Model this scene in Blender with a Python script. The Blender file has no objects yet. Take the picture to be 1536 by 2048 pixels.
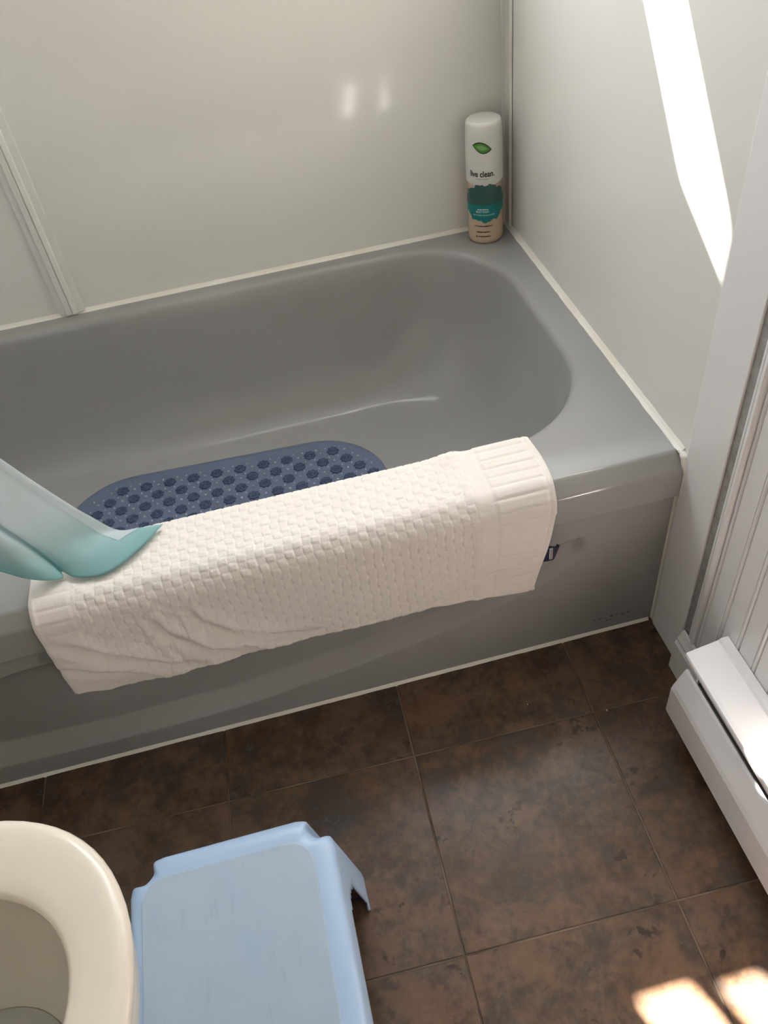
import bpy, bmesh, math, random
from mathutils import Vector, Matrix
random.seed(7)
S = bpy.context.scene
COL = S.collection
PI = math.pi

# ------------------------------------------------------------------ camera
cam = bpy.data.cameras.new('camera'); camo = bpy.data.objects.new('camera', cam); COL.objects.link(camo)
camo.location = (-0.5409, -0.7901, 1.2174)
camo.rotation_euler = (0.77879, 0.10814, -0.22628)
cam.sensor_fit = 'VERTICAL'; cam.sensor_height = 36.0; cam.lens = 1626.6 * 36 / 2048
cam.clip_start = 0.01
S.camera = camo

# ------------------------------------------------------------------ world, sun, window daylight, exposure
SUN_DIR = Vector((0.35, -1.0, -1.15))          # through the window above the tub, down towards the room
world = bpy.data.worlds.new('sky'); S.world = world; world.use_nodes = True
wn = world.node_tree.nodes; bg = wn['Background']
bg.inputs[0].default_value = (0.62, 0.78, 1.0, 1); bg.inputs[1].default_value = 2.5
sun = bpy.data.lights.new('sun', 'SUN'); suno = bpy.data.objects.new('sun', sun); COL.objects.link(suno)
sun.energy = 200; sun.angle = 0.012; sun.color = (1.0, 0.945, 0.87)
suno.rotation_euler = SUN_DIR.to_track_quat('-Z', 'Y').to_euler()
WX0, WX1, WZ0, WZ1 = -0.95, -0.03, 1.10, 2.22          # window opening
WGAP, WGAP2 = 1.555, 1.715                               # the sash stands open between these heights
for z0_, z1_, en in ((WZ0 + 0.03, WGAP - 0.03, 11.0), (WGAP2 + 0.03, WZ1 - 0.03, 5.0)):   # daylight through the two frosted panes
    win = bpy.data.lights.new('window_daylight', 'AREA'); wino = bpy.data.objects.new('window_daylight', win); COL.objects.link(wino)
    win.shape = 'RECTANGLE'; win.size = WX1 - WX0 - 0.06; win.size_y = z1_ - z0_
    win.energy = en; win.color = (0.95, 0.97, 1.0)
    if z0_ > WGAP: win.size = 0.36
    wino.location = ((WX0 + WX1) / 2 if z0_ < WGAP else -0.22, 0.82, (z0_ + z1_) / 2); wino.rotation_euler = (-PI / 2, 0, 0)
vs = S.view_settings
vs.view_transform = 'Standard'; vs.look = 'None'; vs.gamma = 1; vs.exposure = 0.10; vs.use_curve_mapping = False

# ------------------------------------------------------------------ dimensions
W = 0.789      # back wall face
H = 0.395      # tub rim
XL = -1.56     # left wall face
YF = -1.90     # wall behind the viewer
ZC = 2.40
TY = -0.0241; TP = 0.3049; TX0 = -0.7814; TY0 = -0.1344   # floor tile grid

# ------------------------------------------------------------------ materials
def mat(name, col, rough=0.5, spec=0.5, **kw):
    m = bpy.data.materials.new(name); m.use_nodes = True
    b = m.node_tree.nodes['Principled BSDF']
    b.inputs['Base Color'].default_value = (*col, 1); b.inputs['Roughness'].default_value = rough
    b.inputs['Specular IOR Level'].default_value = spec
    for k, v in kw.items(): b.inputs[k.replace('_', ' ')].default_value = v
    return m
def node(m, t, **kw):
    n = m.node_tree.nodes.new(t)
    for k, v in kw.items(): setattr(n, k, v)
    return n
def link(m, a, b): m.node_tree.links.new(a, b)
def noise(m, scale, detail=4, rough=0.55, vec=None):
    n = node(m, 'ShaderNodeTexNoise'); n.inputs['Scale'].default_value = scale
    n.inputs['Detail'].default_value = detail; n.inputs['Roughness'].default_value = rough
    if vec is None:
        tc = node(m, 'ShaderNodeTexCoord'); vec = tc.outputs['Object']
    link(m, vec, n.inputs['Vector']); return n
def ramp(m, src, stops):
    r = node(m, 'ShaderNodeValToRGB'); e = r.color_ramp.elements
    while len(e) < len(stops): e.new(0.5)
    for el, (p, c) in zip(e, stops):
        el.position = p; el.color = (*c, 1) if len(c) == 3 else c
    link(m, src, r.inputs[0]); return r
def mixc(m, fac, a, b, mode='MIX'):
    x = node(m, 'ShaderNodeMix', data_type='RGBA', blend_type=mode)
    if isinstance(fac, float): x.inputs[0].default_value = fac
    else: link(m, fac, x.inputs[0])
    for s, v in ((6, a), (7, b)):
        if isinstance(v, tuple): x.inputs[s].default_value = (*v, 1)
        else: link(m, v, x.inputs[s])
    return x.outputs[2]
def bump(m, h, strength=0.2, dist=0.001):
    b = node(m, 'ShaderNodeBump'); b.inputs['Strength'].default_value = strength; b.inputs['Distance'].default_value = dist
    link(m, h, b.inputs['Height']); link(m, b.outputs[0], m.node_tree.nodes['Principled BSDF'].inputs['Normal'])
def basecol(m, out): link(m, out, m.node_tree.nodes['Principled BSDF'].inputs['Base Color'])
def mottle(m, a, b, scale, **kw):
    n = noise(m, scale, **kw); r = ramp(m, n.outputs[0], [(0.35, a), (0.65, b)]); basecol(m, r.outputs[0]); return n

M = {}
M['panel'] = mat('surround_panel', (0.78, 0.77, 0.715), 0.09, 0.5)
n = noise(M['panel'], 5, 1); bump(M['panel'], n.outputs[0], 0.05, 0.003)
M['paint'] = mat('white_paint', (0.80, 0.79, 0.77), 0.55)
M['tan'] = mat('warm_tan_paint', (0.62, 0.50, 0.40), 0.6)
M['gloss'] = mat('white_gloss_paint', (0.82, 0.80, 0.79), 0.32)
n = noise(M['gloss'], 40, 3); bump(M['gloss'], n.outputs[0], 0.05, 0.001)
M['gap'] = mat('grey_caulk_strip', (0.30, 0.285, 0.27), 0.6); mottle(M['gap'], (0.26, 0.24, 0.22), (0.36, 0.34, 0.33), 60)
M['caulk'] = mat('caulk', (0.83, 0.80, 0.70), 0.45); mottle(M['caulk'], (0.80, 0.75, 0.64), (0.85, 0.83, 0.77), 9)
M['tub'] = mat('grey_tub_enamel', (0.33, 0.325, 0.315), 0.14, 0.5)
n = noise(M['tub'], 3, 2); r = ramp(M['tub'], n.outputs[0], [(0.3, (0.315, 0.31, 0.30)), (0.7, (0.345, 0.34, 0.33))]); basecol(M['tub'], r.outputs[0])
M['grout'] = mat('grout', (0.10, 0.075, 0.05), 0.85); mottle(M['grout'], (0.06, 0.042, 0.030), (0.22, 0.16, 0.11), 7)
M['towel'] = mat('cream_terry', (0.86, 0.80, 0.74), 0.95, 0.1, Sheen_Weight=0.25)
n = noise(M['towel'], 900, 3); bump(M['towel'], n.outputs[0], 0.6, 0.0012)
M['navy'] = mat('navy_label_cloth', (0.012, 0.016, 0.045), 0.7)
M['tagprint'] = mat('label_print', (0.55, 0.5, 0.47), 0.7)
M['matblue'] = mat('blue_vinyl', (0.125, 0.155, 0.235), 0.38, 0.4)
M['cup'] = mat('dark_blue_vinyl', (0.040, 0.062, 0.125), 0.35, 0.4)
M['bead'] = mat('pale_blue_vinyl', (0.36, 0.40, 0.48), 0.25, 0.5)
M['stool'] = mat('blue_plastic', (0.40, 0.54, 0.74), 0.34, 0.45)
n = noise(M['stool'], 350, 2); bump(M['stool'], n.outputs[0], 0.05, 0.0006)
M['pad'] = mat('worn_blue_plastic', (0.36, 0.50, 0.66), 0.55, 0.3)
n1 = noise(M['pad'], 9, 5, 0.6); r = ramp(M['pad'], n1.outputs[0], [(0.3, (0.36, 0.47, 0.60)), (0.72, (0.42, 0.51, 0.60))])
tc = node(M['pad'], 'ShaderNodeTexCoord'); mp = node(M['pad'], 'ShaderNodeMapping'); mp.inputs['Scale'].default_value = (60, 9, 9)
link(M['pad'], tc.outputs['Object'], mp.inputs[0])
n2 = noise(M['pad'], 1.6, 4, 0.6, mp.outputs[0]); r2 = ramp(M['pad'], n2.outputs[0], [(0.60, (0, 0, 0)), (0.80, (0.55, 0.55, 0.55))])
basecol(M['pad'], mixc(M['pad'], r2.outputs[0], r.outputs[0], (0.27, 0.36, 0.45)))
n = noise(M['pad'], 700, 2); bump(M['pad'], n.outputs[0], 0.15, 0.0006)
M['seat'] = mat('cream_seat_plastic', (0.84, 0.76, 0.64), 0.22, 0.5)
M['china'] = mat('cream_vitreous_china', (0.78, 0.73, 0.63), 0.10, 0.5)
M['heater'] = mat('white_enamelled_steel', (0.82, 0.80, 0.80), 0.36, 0.5)
M['fins'] = mat('dark_heater_interior', (0.012, 0.011, 0.010), 0.6)
M['capwhite'] = mat('white_cap_plastic', (0.80, 0.78, 0.72), 0.3, 0.5)
M['soap'] = mat('amber_body_wash', (0.62, 0.47, 0.34), 0.2, 0.5, Subsurface_Weight=0.15)
M['green'] = mat('leaf_green_ink', (0.10, 0.30, 0.05), 0.5); M['dkgreen'] = mat('dark_leaf_ink', (0.012, 0.04, 0.012), 0.5)
M['lime'] = mat('lime_leaf_ink', (0.25, 0.50, 0.14), 0.5)
M['teal'] = mat('teal_label_ink', (0.0, 0.20, 0.19), 0.45); M['dkteal'] = mat('dark_teal_label_ink', (0.035, 0.105, 0.09), 0.5)
M['brownink'] = mat('dark_brown_ink', (0.03, 0.018, 0.014), 0.5); M['whiteink'] = mat('white_ink', (0.75, 0.85, 0.82), 0.5)
M['greyink'] = mat('pale_grey_ink', (0.45, 0.45, 0.46), 0.5); M['stampink'] = mat('stamp_ink', (0.09, 0.08, 0.07), 0.5)
M['frost'] = mat('frosted_glass', (0.8, 0.84, 0.86), 0.5, 0.5)
M['water'] = mat('water', (0.55, 0.56, 0.50), 0.03, 0.5)
M['crumb'] = mat('white_crumb', (0.85, 0.83, 0.78), 0.6)
M['chrome'] = mat('chrome', (0.7, 0.7, 0.7), 0.15, 0.5, Metallic=1.0)

# shower curtain: thin cloth, pale above and dyed teal towards the hem
m = M['curtain'] = mat('ombre_curtain_cloth', (0.6, 0.78, 0.77), 0.6, 0.3)
at_ = node(m, 'ShaderNodeAttribute', attribute_name='dye'); r = ramp(m, at_.outputs['Fac'], [(0.0, (0.86, 0.89, 0.91)), (0.45, (0.78, 0.86, 0.88)), (0.80, (0.46, 0.68, 0.69)), (1.0, (0.36, 0.62, 0.63))])
basecol(m, r.outputs[0])
nt = m.node_tree; tr = node(m, 'ShaderNodeBsdfTranslucent'); link(m, r.outputs[0], tr.inputs[0])
mx = node(m, 'ShaderNodeMixShader'); mx.inputs[0].default_value = 0.5
link(m, nt.nodes['Principled BSDF'].outputs[0], mx.inputs[1]); link(m, tr.outputs[0], mx.inputs[2]); link(m, mx.outputs[0], nt.nodes['Material Output'].inputs[0])

# vinyl floor tile: slate look, each tile shifted by its own random number
m = M['tile'] = mat('brown_slate_vinyl', (0.1, 0.06, 0.04), 0.36, 0.32)
tc = node(m, 'ShaderNodeTexCoord'); oi = node(m, 'ShaderNodeObjectInfo')
sc = node(m, 'ShaderNodeVectorMath', operation='SCALE'); sc.inputs[0].default_value = (37, 91, 13); link(m, oi.outputs['Random'], sc.inputs[3])
ad = node(m, 'ShaderNodeVectorMath', operation='ADD'); link(m, tc.outputs['Object'], ad.inputs[0]); link(m, sc.outputs[0], ad.inputs[1])
v = ad.outputs[0]
big = noise(m, 5.5, 5, 0.6, v); mid = noise(m, 17, 6, 0.68, v); fine = noise(m, 75, 4, 0.6, v); spk = noise(m, 55, 3, 0.5, v); cl = noise(m, 8, 3, 0.5, v)
c1 = ramp(m, big.outputs[0], [(0.30, (0.045, 0.026, 0.016)), (0.43, (0.110, 0.064, 0.036)), (0.53, (0.085, 0.066, 0.052)), (0.60, (0.135, 0.080, 0.050)), (0.70, (0.185, 0.085, 0.045))])
c2 = ramp(m, mid.outputs[0], [(0.30, (0.030, 0.018, 0.012)), (0.48, (0.105, 0.066, 0.042)), (0.68, (0.200, 0.120, 0.074))])
c = mixc(m, 0.5, c1.outputs[0], c2.outputs[0])
f1 = ramp(m, fine.outputs[0], [(0.30, (0.62, 0.62, 0.62)), (0.70, (1.28, 1.25, 1.22))]); c = mixc(m, 0.7, c, f1.outputs[0], 'MULTIPLY')
mm = node(m, 'ShaderNodeMath', operation='MULTIPLY')
s1 = ramp(m, spk.outputs[0], [(0.60, (0, 0, 0)), (0.66, (1, 1, 1))]); s2 = ramp(m, cl.outputs[0], [(0.55, (0, 0, 0)), (0.63, (0.8, 0.8, 0.8))])
link(m, s1.outputs[0], mm.inputs[0]); link(m, s2.outputs[0], mm.inputs[1])
rb = noise(m, 11, 7, 0.66, v); rb1 = ramp(m, rb.outputs[0], [(0.54, (0, 0, 0)), (0.60, (0.5, 0.5, 0.5))]); c = mixc(m, rb1.outputs[0], c, (0.160, 0.094, 0.060))
gb1 = ramp(m, rb.outputs[0], [(0.38, (0.6, 0.6, 0.6)), (0.44, (0, 0, 0))]); c = mixc(m, gb1.outputs[0], c, (0.060, 0.052, 0.046))
c = mixc(m, mm.outputs[0], c, (0.030, 0.021, 0.015)); basecol(m, c)
rr = ramp(m, mid.outputs[0], [(0.3, (0.28, 0.28, 0.28)), (0.7, (0.21, 0.21, 0.21))]); link(m, rr.outputs[0], m.node_tree.nodes['Principled BSDF'].inputs['Roughness'])
bump(m, fine.outputs[0], 0.22, 0.0015)

# ------------------------------------------------------------------ helpers
def obj(name, me, m=None, parent=None, smooth=False):
    if isinstance(me, bmesh.types.BMesh):
        b = me; me = bpy.data.meshes.new(name); bmesh.ops.recalc_face_normals(b, faces=b.faces); b.to_mesh(me); b.free()
    if m is not None and not me.materials: me.materials.append(M[m] if isinstance(m, str) else m)
    if smooth:
        for p in me.polygons: p.use_smooth = True
    o = bpy.data.objects.new(name, me); COL.objects.link(o)
    if parent: o.parent = parent
    return o
def sharp(o, deg=28):
    o.data.set_sharp_from_angle(angle=math.radians(deg)); return o
def empty(name, loc=(0, 0, 0), rz=0):
    o = bpy.data.objects.new(name, None); COL.objects.link(o); o.location = loc; o.rotation_euler = (0, 0, rz); o.empty_display_size = 0.05; return o
def tag(o, label, cat=None, group=None, kind=None):
    if label: o['label'] = label
    if cat: o['category'] = cat
    if group: o['group'] = group
    if kind: o['kind'] = kind
    return o
def struct(o, label): return tag(o, label, None, None, 'structure')
def bx(b, x0, x1, y0, y1, z0, z1):
    vs = [b.verts.new((x, y, z)) for z in (z0, z1) for x, y in ((x0, y0), (x1, y0), (x1, y1), (x0, y1))]
    for f in ((0, 3, 2, 1), (4, 5, 6, 7), (0, 1, 5, 4), (1, 2, 6, 5), (2, 3, 7, 6), (3, 0, 4, 7)): b.faces.new([vs[i] for i in f])
def boxmesh(x0, x1, y0, y1, z0, z1, bev=0.0, seg=2):
    b = bmesh.new(); bx(b, x0, x1, y0, y1, z0, z1)
    if bev: bmesh.ops.bevel(b, geom=b.edges[:], offset=bev, segments=seg, affect='EDGES', profile=0.5)
    return b
def loft(loops, closed=True, cap0=False, cap1=False, b=None):
    b = b or bmesh.new(); R = [[b.verts.new(p) for p in L] for L in loops]; n = len(loops[0])
    for A, B in zip(R, R[1:]):
        for i in range(n if closed else n - 1):
            j = (i + 1) % n; b.faces.new((A[i], A[j], B[j], B[i]))
    if cap0: b.faces.new(R[0][::-1])
    if cap1: b.faces.new(R[-1])
    return b
def sweep_x(profile, x0, x1, closed=False, n=1):          # profile in (y,z)
    loops = [[(x0 + (x1 - x0) * k / n, y, z) for y, z in profile] for k in range(n + 1)]
    return loft(loops, closed, closed, closed)
def sweep_y(profile, y0, y1, closed=True, n=1):           # profile in (x,z)
    loops = [[(x, y0 + (y1 - y0) * k / n, z) for x, z in profile] for k in range(n + 1)]
    return loft(loops, closed, closed, closed)
def sweep_z(profile, z0, z1):                             # profile in (x,y), closed
    return loft([[(x, y, z) for x, y in profile] for z in (z0, z1)], True, True, True)
def cr(pts, n):                                            # Catmull-Rom through points, n per span
    P = [Vector(p) for p in pts]; P = [2 * P[0] - P[1]] + P + [2 * P[-1] - P[-2]]; out = []
    for i in range(1, len(P) - 2):
        a, b_, c, d = P[i - 1:i + 3]
        for k in range(n):
            t = k / n
            out.append(0.5 * ((2 * b_) + (c - a) * t + (2 * a - 5 * b_ + 4 * c - d) * t * t + (3 * b_ - a - 3 * c + d) * t ** 3))
    out.append(P[-2]); return out
def lerp1(tab, x):
    tab = sorted(tab)
    if x <= tab[0][0]: return tab[0][1]
    for (a, u), (b_, v_) in zip(tab, tab[1:]):
        if x <= b_: return u + (v_ - u) * (x - a) / (b_ - a)
    return tab[-1][1]
def sst(a, b_, x):
    t = min(1, max(0, (x - a) / (b_ - a))); return t * t * (3 - 2 * t)
def rrect(x0, x1, y0, y1, r, n=40):                        # rounded rectangle, 4*n points, corner fans line up between loops
    pts = []
    for cx, cy, a0 in ((x1 - r, y1 - r, 0), (x0 + r, y1 - r, PI / 2), (x0 + r, y0 + r, PI), (x1 - r, y0 + r, 1.5 * PI)):
        for k in range(n):
            a = a0 + PI / 2 * k / (n - 1); pts.append((cx + r * math.cos(a), cy + r * math.sin(a)))
    return pts

# ------------------------------------------------------------------ room shell
fl = struct(obj('floor', boxmesh(XL, 0.0, YF, W, -0.05, -0.0012), 'grout'), 'dark grout bed under the brown slate-look floor tiles')
def clip(poly, x0, x1, y0, y1):
    for ax, s, lim in ((0, 1, x0), (0, -1, -x1), (1, 1, y0), (1, -1, -y1)):
        out = []
        for i in range(len(poly)):
            p, q = poly[i - 1], poly[i]; dp, dq = s * p[ax] - lim, s * q[ax] - lim
            if (dp >= 0) != (dq >= 0):
                t = dp / (dp - dq); out.append((p[0] + (q[0] - p[0]) * t, p[1] + (q[1] - p[1]) * t))
            if dq >= 0: out.append(q)
        poly = out
        if not poly: return []
    return poly
g = 0.0014
for i in range(-3, 4):
    for j in range(-1, 6):
        def P(u, w):
            return (TX0 + u * TP * math.cos(TY) + w * TP * math.sin(TY), TY0 - w * TP * math.cos(TY) + u * TP * math.sin(TY))
        h = g / TP
        q = clip([P(i + h, j - h + 1), P(i + 1 - h, j - h + 1), P(i + 1 - h, j + h), P(i + h, j + h)], XL + 0.001, -0.003, YF + 0.001, 0.004)
        if len(q) < 3: continue
        cx = sum(p[0] for p in q) / len(q); cy = sum(p[1] for p in q) / len(q)
        def ring(d, z):
            L = []
            for p in q:
                vx, vy = p[0] - cx, p[1] - cy; l = math.hypot(vx, vy); L.append((vx * (1 - d / l), vy * (1 - d / l), z))
            return L
        o = obj('tile', loft([ring(0, -0.0015), ring(0, -0.0006), ring(0.0012, 0)], True, False, True), 'tile', fl)
        o.location = (cx, cy, 0)

ce = struct(obj('ceiling', boxmesh(XL - 0.1, 0.1, YF - 0.1, W + 0.1, ZC, ZC + 0.06), 'paint'), 'flat white bathroom ceiling')
wl = struct(obj('wall_left', boxmesh(XL - 0.1, XL, YF - 0.1, W + 0.1, -0.05, ZC), 'paint'), 'white painted wall behind the toilet')
wf = struct(obj('wall_front', boxmesh(XL, 0.0, YF - 0.1, YF, -0.05, ZC), 'tan'), 'warm tan painted wall facing the tub')

# back wall: pieces round the window, two glossy surround panels in front with a batten on their joint
b = bmesh.new(); y0, y1 = W + 0.004, W + 0.10
bx(b, XL, 0.1, y0, y1, -0.05, WZ0); bx(b, XL, 0.1, y0, y1, WZ1, ZC); bx(b, XL, WX0, y0, y1, WZ0, WZ1); bx(b, WX1, 0.1, y0, y1, WZ0, WZ1)
wb = struct(obj('wall_back', b, 'paint'), 'white wall behind the tub with the glossy surround panels')
XB = -0.918
obj('panel', boxmesh(XL, XB - 0.004, W, W + 0.004, H - 0.02, 1.06, 0.0006, 1), 'panel', wb)
obj('panel', boxmesh(XB + 0.004, -0.001, W, W + 0.004, H - 0.02, 1.06, 0.0006, 1), 'panel', wb)
prof = [(-0.027, 0), (-0.0265, -0.0035), (-0.015, -0.0038), (-0.0135, -0.0062), (-0.004, -0.0068), (-0.002, -0.0050), (0.000, -0.0068), (0.008, -0.0062), (0.0095, -0.0036), (0.0225, -0.0034), (0.023, 0)]
struct(obj('trim_1', sweep_z([(XB - 0.002 + x, W + y * 1.7) for x, y in prof], H + 0.004, 1.06), 'panel'), 'ridged white batten covering the joint of the back surround panels')
prof = [(0, W), (-0.010, W), (-0.010, W - 0.0015), (-0.0035, W - 0.003), (-0.0022, W - 0.008), (-0.0020, W - 0.033), (-0.0012, W - 0.0345), (0, W - 0.0345)]
struct(obj('trim_2', sweep_z(prof, H + 0.002, 1.9), 'panel'), 'white inside corner strip behind the soap bottle')
# window in the back wall (above the picture)
wi = struct(empty('window_1', ((WX0 + WX1) / 2, W, WZ0)), 'white bathroom window high above the tub')
def wpart(name, bm, m):
    o = obj(name, bm, m); o.parent = wi; o.matrix_parent_inverse = Matrix.Translation(wi.location).inverted(); return o
b = bmesh.new(); e = 0.03
MS = -0.0166                                              # the added sun blockers stand a little outside the wall face
bx(b, WX0, WX1, W + 0.01, W + 0.07, WZ0, WZ0 + e); bx(b, WX0, WX0 + 0.02, W + 0.01, W + 0.07, WZ0 + e, WZ1); bx(b, WX0, WX1, W + 0.01, W + 0.07, WZ1 - 0.02, WZ1)
bx(b, WX1 - 0.012, WX1, W + 0.01, W + 0.07, WZ0 + e, WZ1)
wpart('frame', b, 'gloss')
wpart('sash_rail', boxmesh(WX0 + 0.02, WX1 - 0.012, W + 0.035, W + 0.06, WGAP - 0.03, WGAP), 'gloss')
wpart('sash_rail', boxmesh(-0.405 + MS, WX1 - 0.012, W + 0.035, W + 0.06, WGAP2, WGAP2 + 0.03), 'gloss')
wpart('pane', boxmesh(-0.405 + MS, WX1 - 0.012, W + 0.04, W + 0.05, WGAP2 + 0.03, WZ1 - 0.02), 'frost')
wpart('pane', boxmesh(WX0 + 0.02, WX1 - 0.012, W + 0.04, W + 0.05, WZ0 + e, WGAP - 0.03), 'frost')
b = bmesh.new(); ya, yb_ = W + 0.04, W + 0.055  # unseen bars and corner wedge, added to cut the sun into separate patches
bx(b, -0.592 + MS, -0.470 + MS, ya, yb_, WGAP, WZ1); bx(b, -0.470 + MS, -0.405 + MS, ya, yb_, 1.78, WZ1); bx(b, -0.405 + MS, -0.274 + MS, ya, yb_, WGAP, WGAP2)
bx(b, -0.680 + MS, -0.653 + MS, ya, yb_, WGAP, WZ1); bx(b, -0.653 + MS, -0.592 + MS, ya, yb_, WGAP, WGAP + 0.052); bx(b, -0.756 + MS, -0.680 + MS, ya, yb_, WGAP, WGAP + 0.040); bx(b, WX0 + 0.02, -0.756 + MS, ya, yb_, WGAP, WZ1)
t0 = [(-0.275 + MS, WGAP), (-0.224 + MS, WGAP), (-0.275 + MS, WGAP + 0.085)]
loft([[(x, yy, z) for x, z in t0] for yy in (ya, yb_)], True, True, True, b)
wpart('sun_blocker', b, 'gloss')

# right wall: surround panel, casing board, grey joint, corner bead, beadboard planks
wr = struct(obj('wall_right', boxmesh(0.006, 0.1, YF - 0.1, W + 0.1, -0.05, ZC), 'paint'), 'white wall at the end of the tub, panelled and beadboarded')
obj('panel', boxmesh(0, 0.006, -0.010, W, H - 0.02, 2.0, 0.0006, 1), 'panel', wr)
obj('panel', boxmesh(0, 0.006, -0.012, 0.06, -0.002, H - 0.02), 'panel', wr)
struct(obj('trim_3', boxmesh(-0.0025, 0.006, -0.096, -0.0105, -0.001, 2.0, 0.0015, 2), 'gloss'), 'smooth white casing board between the tub panel and the beadboard')
struct(obj('trim_4', boxmesh(0.0005, 0.006, -0.113, -0.096, -0.001, 2.0), 'gap'), 'grey caulked gap beside the white casing board')
prof = [(0.006, -0.113), (-0.002, -0.1135), (-0.004, -0.116), (-0.004, -0.119), (-0.0005, -0.1205), (-0.0005, -0.1225), (-0.006, -0.124), (-0.0065, -0.129), (-0.004, -0.131), (0.0015, -0.132), (0.006, -0.132)]
struct(obj('trim_5', sweep_z(prof, -0.001, 2.0), 'gloss'), 'white beaded moulding edging the beadboard')
pw = 0.0405; yb = -0.132
def plank_bm(y1, y0):
    pr = [(0.006, y1), (0.0022, y1), (0.0022, y1 - 0.0012), (-0.0008, y1 - 0.0026), (-0.0012, y1 - 0.0046), (0.0005, y1 - 0.0066), (0.0024, y1 - 0.0072), (0.0024, y1 - 0.0084), (0.0, y1 - 0.0098), (0.0, y0 + 0.0006), (0.0012, y0), (0.006, y0)]
    return sweep_z(pr, -0.001, 1.15)
pl = None; k = 0
while yb - (k + 1) * pw > YF:
    if pl is None: pl = obj('plank', plank_bm(0, -pw), 'gloss', wr); o = pl
    else:
        o = pl.copy(); COL.objects.link(o)
    o.location = (0, yb - k * pw, 0); k += 1
prof = [(0.0, 0.0), (-0.014, 0.0), (-0.014, 0.068), (-0.011, 0.074), (-0.011, 0.079), (-0.007, 0.086), (-0.004, 0.094), (0.0, 0.096)]
struct(obj('baseboard_right', sweep_y([(x - 0.0025, z) for x, z in prof], -0.101, YF + 0.002), 'gloss'), 'low white moulded baseboard running behind the heater')

# ------------------------------------------------------------------ bathtub
tub = tag(empty('bathtub', (-0.75, 0.39, 0)), 'grey built-in bathtub with a swoosh-embossed apron along the back wall', 'bathtub')
def tpart(name, bm, m, smooth=True, root=tub):
    o = obj(name, bm, m, None, smooth); o.parent = root; o.matrix_parent_inverse = Matrix.Translation(root.location).inverted(); return o
N = 40; ZB = 0.098
X0, X1, Y0, Y1 = -1.462, -0.056, 0.100, 0.754       # rim edge of the basin
# wall profile: (fraction of inset, z)
rimarc = [(0.022 * (1 - math.cos(a)), H - 0.022 * (1 - math.sin(a))) for a in [PI / 2 * (1 - k / 7) for k in range(8)]]  # placeholder for rounded rim
loops = []
ring0 = rrect(-1.50, -0.0015, 0.0119, W - 0.001, 0.0015, N)
loops.append([(x, y, H - 0.00005) for x, y in ring0])
loops.append([(x, y, H) for x, y in rrect(-1.497, -0.004, 0.0125, W - 0.004, 0.0015, N)])
def basin_loop(ix0, ix1, iy0, iy1, z, r): loops.append([(x, y, z) for x, y in rrect(X0 + ix0, X1 - ix1, Y0 + iy0, Y1 - iy1, r, N)])
basin_loop(-0.010, -0.010, -0.010, -0.010, H, 0.205)
RR = 0.020
for k in range(1, 8):                                  # rounded rim
    a = (PI / 2 - 0.22) * k / 7
    d = RR * math.sin(a); z = H - RR * (1 - math.cos(a)); basin_loop(d - 0.010, d - 0.010, d - 0.010, d - 0.010, z, 0.205 - d * 0.5)
# wall and floor fillet, one profile per side blended
zt = z; dt = d - 0.010
nW = 44
for k in range(1, nW + 1):
    a = PI / 2 * k / nW; dr = math.sin(a) ** 0.70; cs = max(0.0, math.cos(a)) ** 0.70
    z = zt - (zt - ZB) * dr; s = 0.30 * dr + 0.70 * (1 - cs)
    basin_loop(dt + 0.11 * s, dt + 0.185 * s, dt + 0.100 * s, dt + 0.135 * s, z, 0.195)
last = loops[-1]; cx = sum(p[0] for p in last) / len(last); cy = sum(p[1] for p in last) / len(last)
for f in (0.93, 0.8, 0.5, 0.15): loops.append([(cx + (x - cx) * f, cy + (y - cy) * f, ZB) for x, y, z in last])
sharp(tpart('basin', loft(loops, True, False, True), 'tub'))
# apron: chamfered lip on top, recessed panel with the swoosh below
def fillet(p, q, w, rad, n=6):                          # rounded corner at q between directions to p and w
    p, q, w = Vector(p), Vector(q), Vector(w); d1 = (p - q).normalized(); d2 = (w - q).normalized(); A = q + d1 * rad; B = q + d2 * rad
    return [tuple(A.lerp(q, t).lerp(q.lerp(B, t), t)) for t in [k / n for k in range(n + 1)]]
K0, K1, K2, K3, K4 = (0.030, H), (0.0075, H), (-0.0120, 0.3735), (-0.0120, 0.3175), (0.0, 0.3175)
lip = fillet(K0, K1, K2, 0.0045) + fillet(K1, K2, K3, 0.0045) + fillet(K2, K3, K4, 0.003) + [(-0.0003, 0.3173)]
zi = [(-0.135, 0.246), (-0.15, 0.236), (-0.21, 0.204), (-0.365, 0.148), (-0.54, 0.106), (-0.74, 0.078), (-0.94, 0.074), (-1.14, 0.084), (-1.3, 0.13), (-1.37, 0.2)]
zo = [(-0.135, 0.240), (-0.15, 0.218), (-0.21, 0.172), (-0.34, 0.122), (-0.54, 0.078), (-0.74, 0.049), (-0.94, 0.045), (-1.14, 0.052), (-1.3, 0.09), (-1.37, 0.17)]
zu = [(-0.135, 0.252), (-0.145, 0.258), (-0.19, 0.250), (-0.30, 0.250), (-0.5, 0.262), (-1.0, 0.268), (-1.37, 0.21)]
def apron_y(x, z):
    a, o_, u = lerp1(zi, x), lerp1(zo, x), lerp1(zu, x)
    if x > -0.135 or x < -1.37: return 0.0
    e = (1 - sst(-0.160, -0.138, x)) * sst(-1.37, -1.33, x)
    rec = min(1.0, max(0.0, (z - o_) / max(a - o_, 0.004))) * (1 - sst(u - 0.008, u + 0.010, z))
    return (0.026 - 0.013 * sst(-0.50, -0.2, x)) * rec * e
b = bmesh.new(); rows = []
NX = 400; NZ = 150
xs = [-1.50 + 1.4985 * k / NX for k in range(NX + 1)]
for y, z in lip: rows.append([b.verts.new((x, y, z)) for x in xs])
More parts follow.
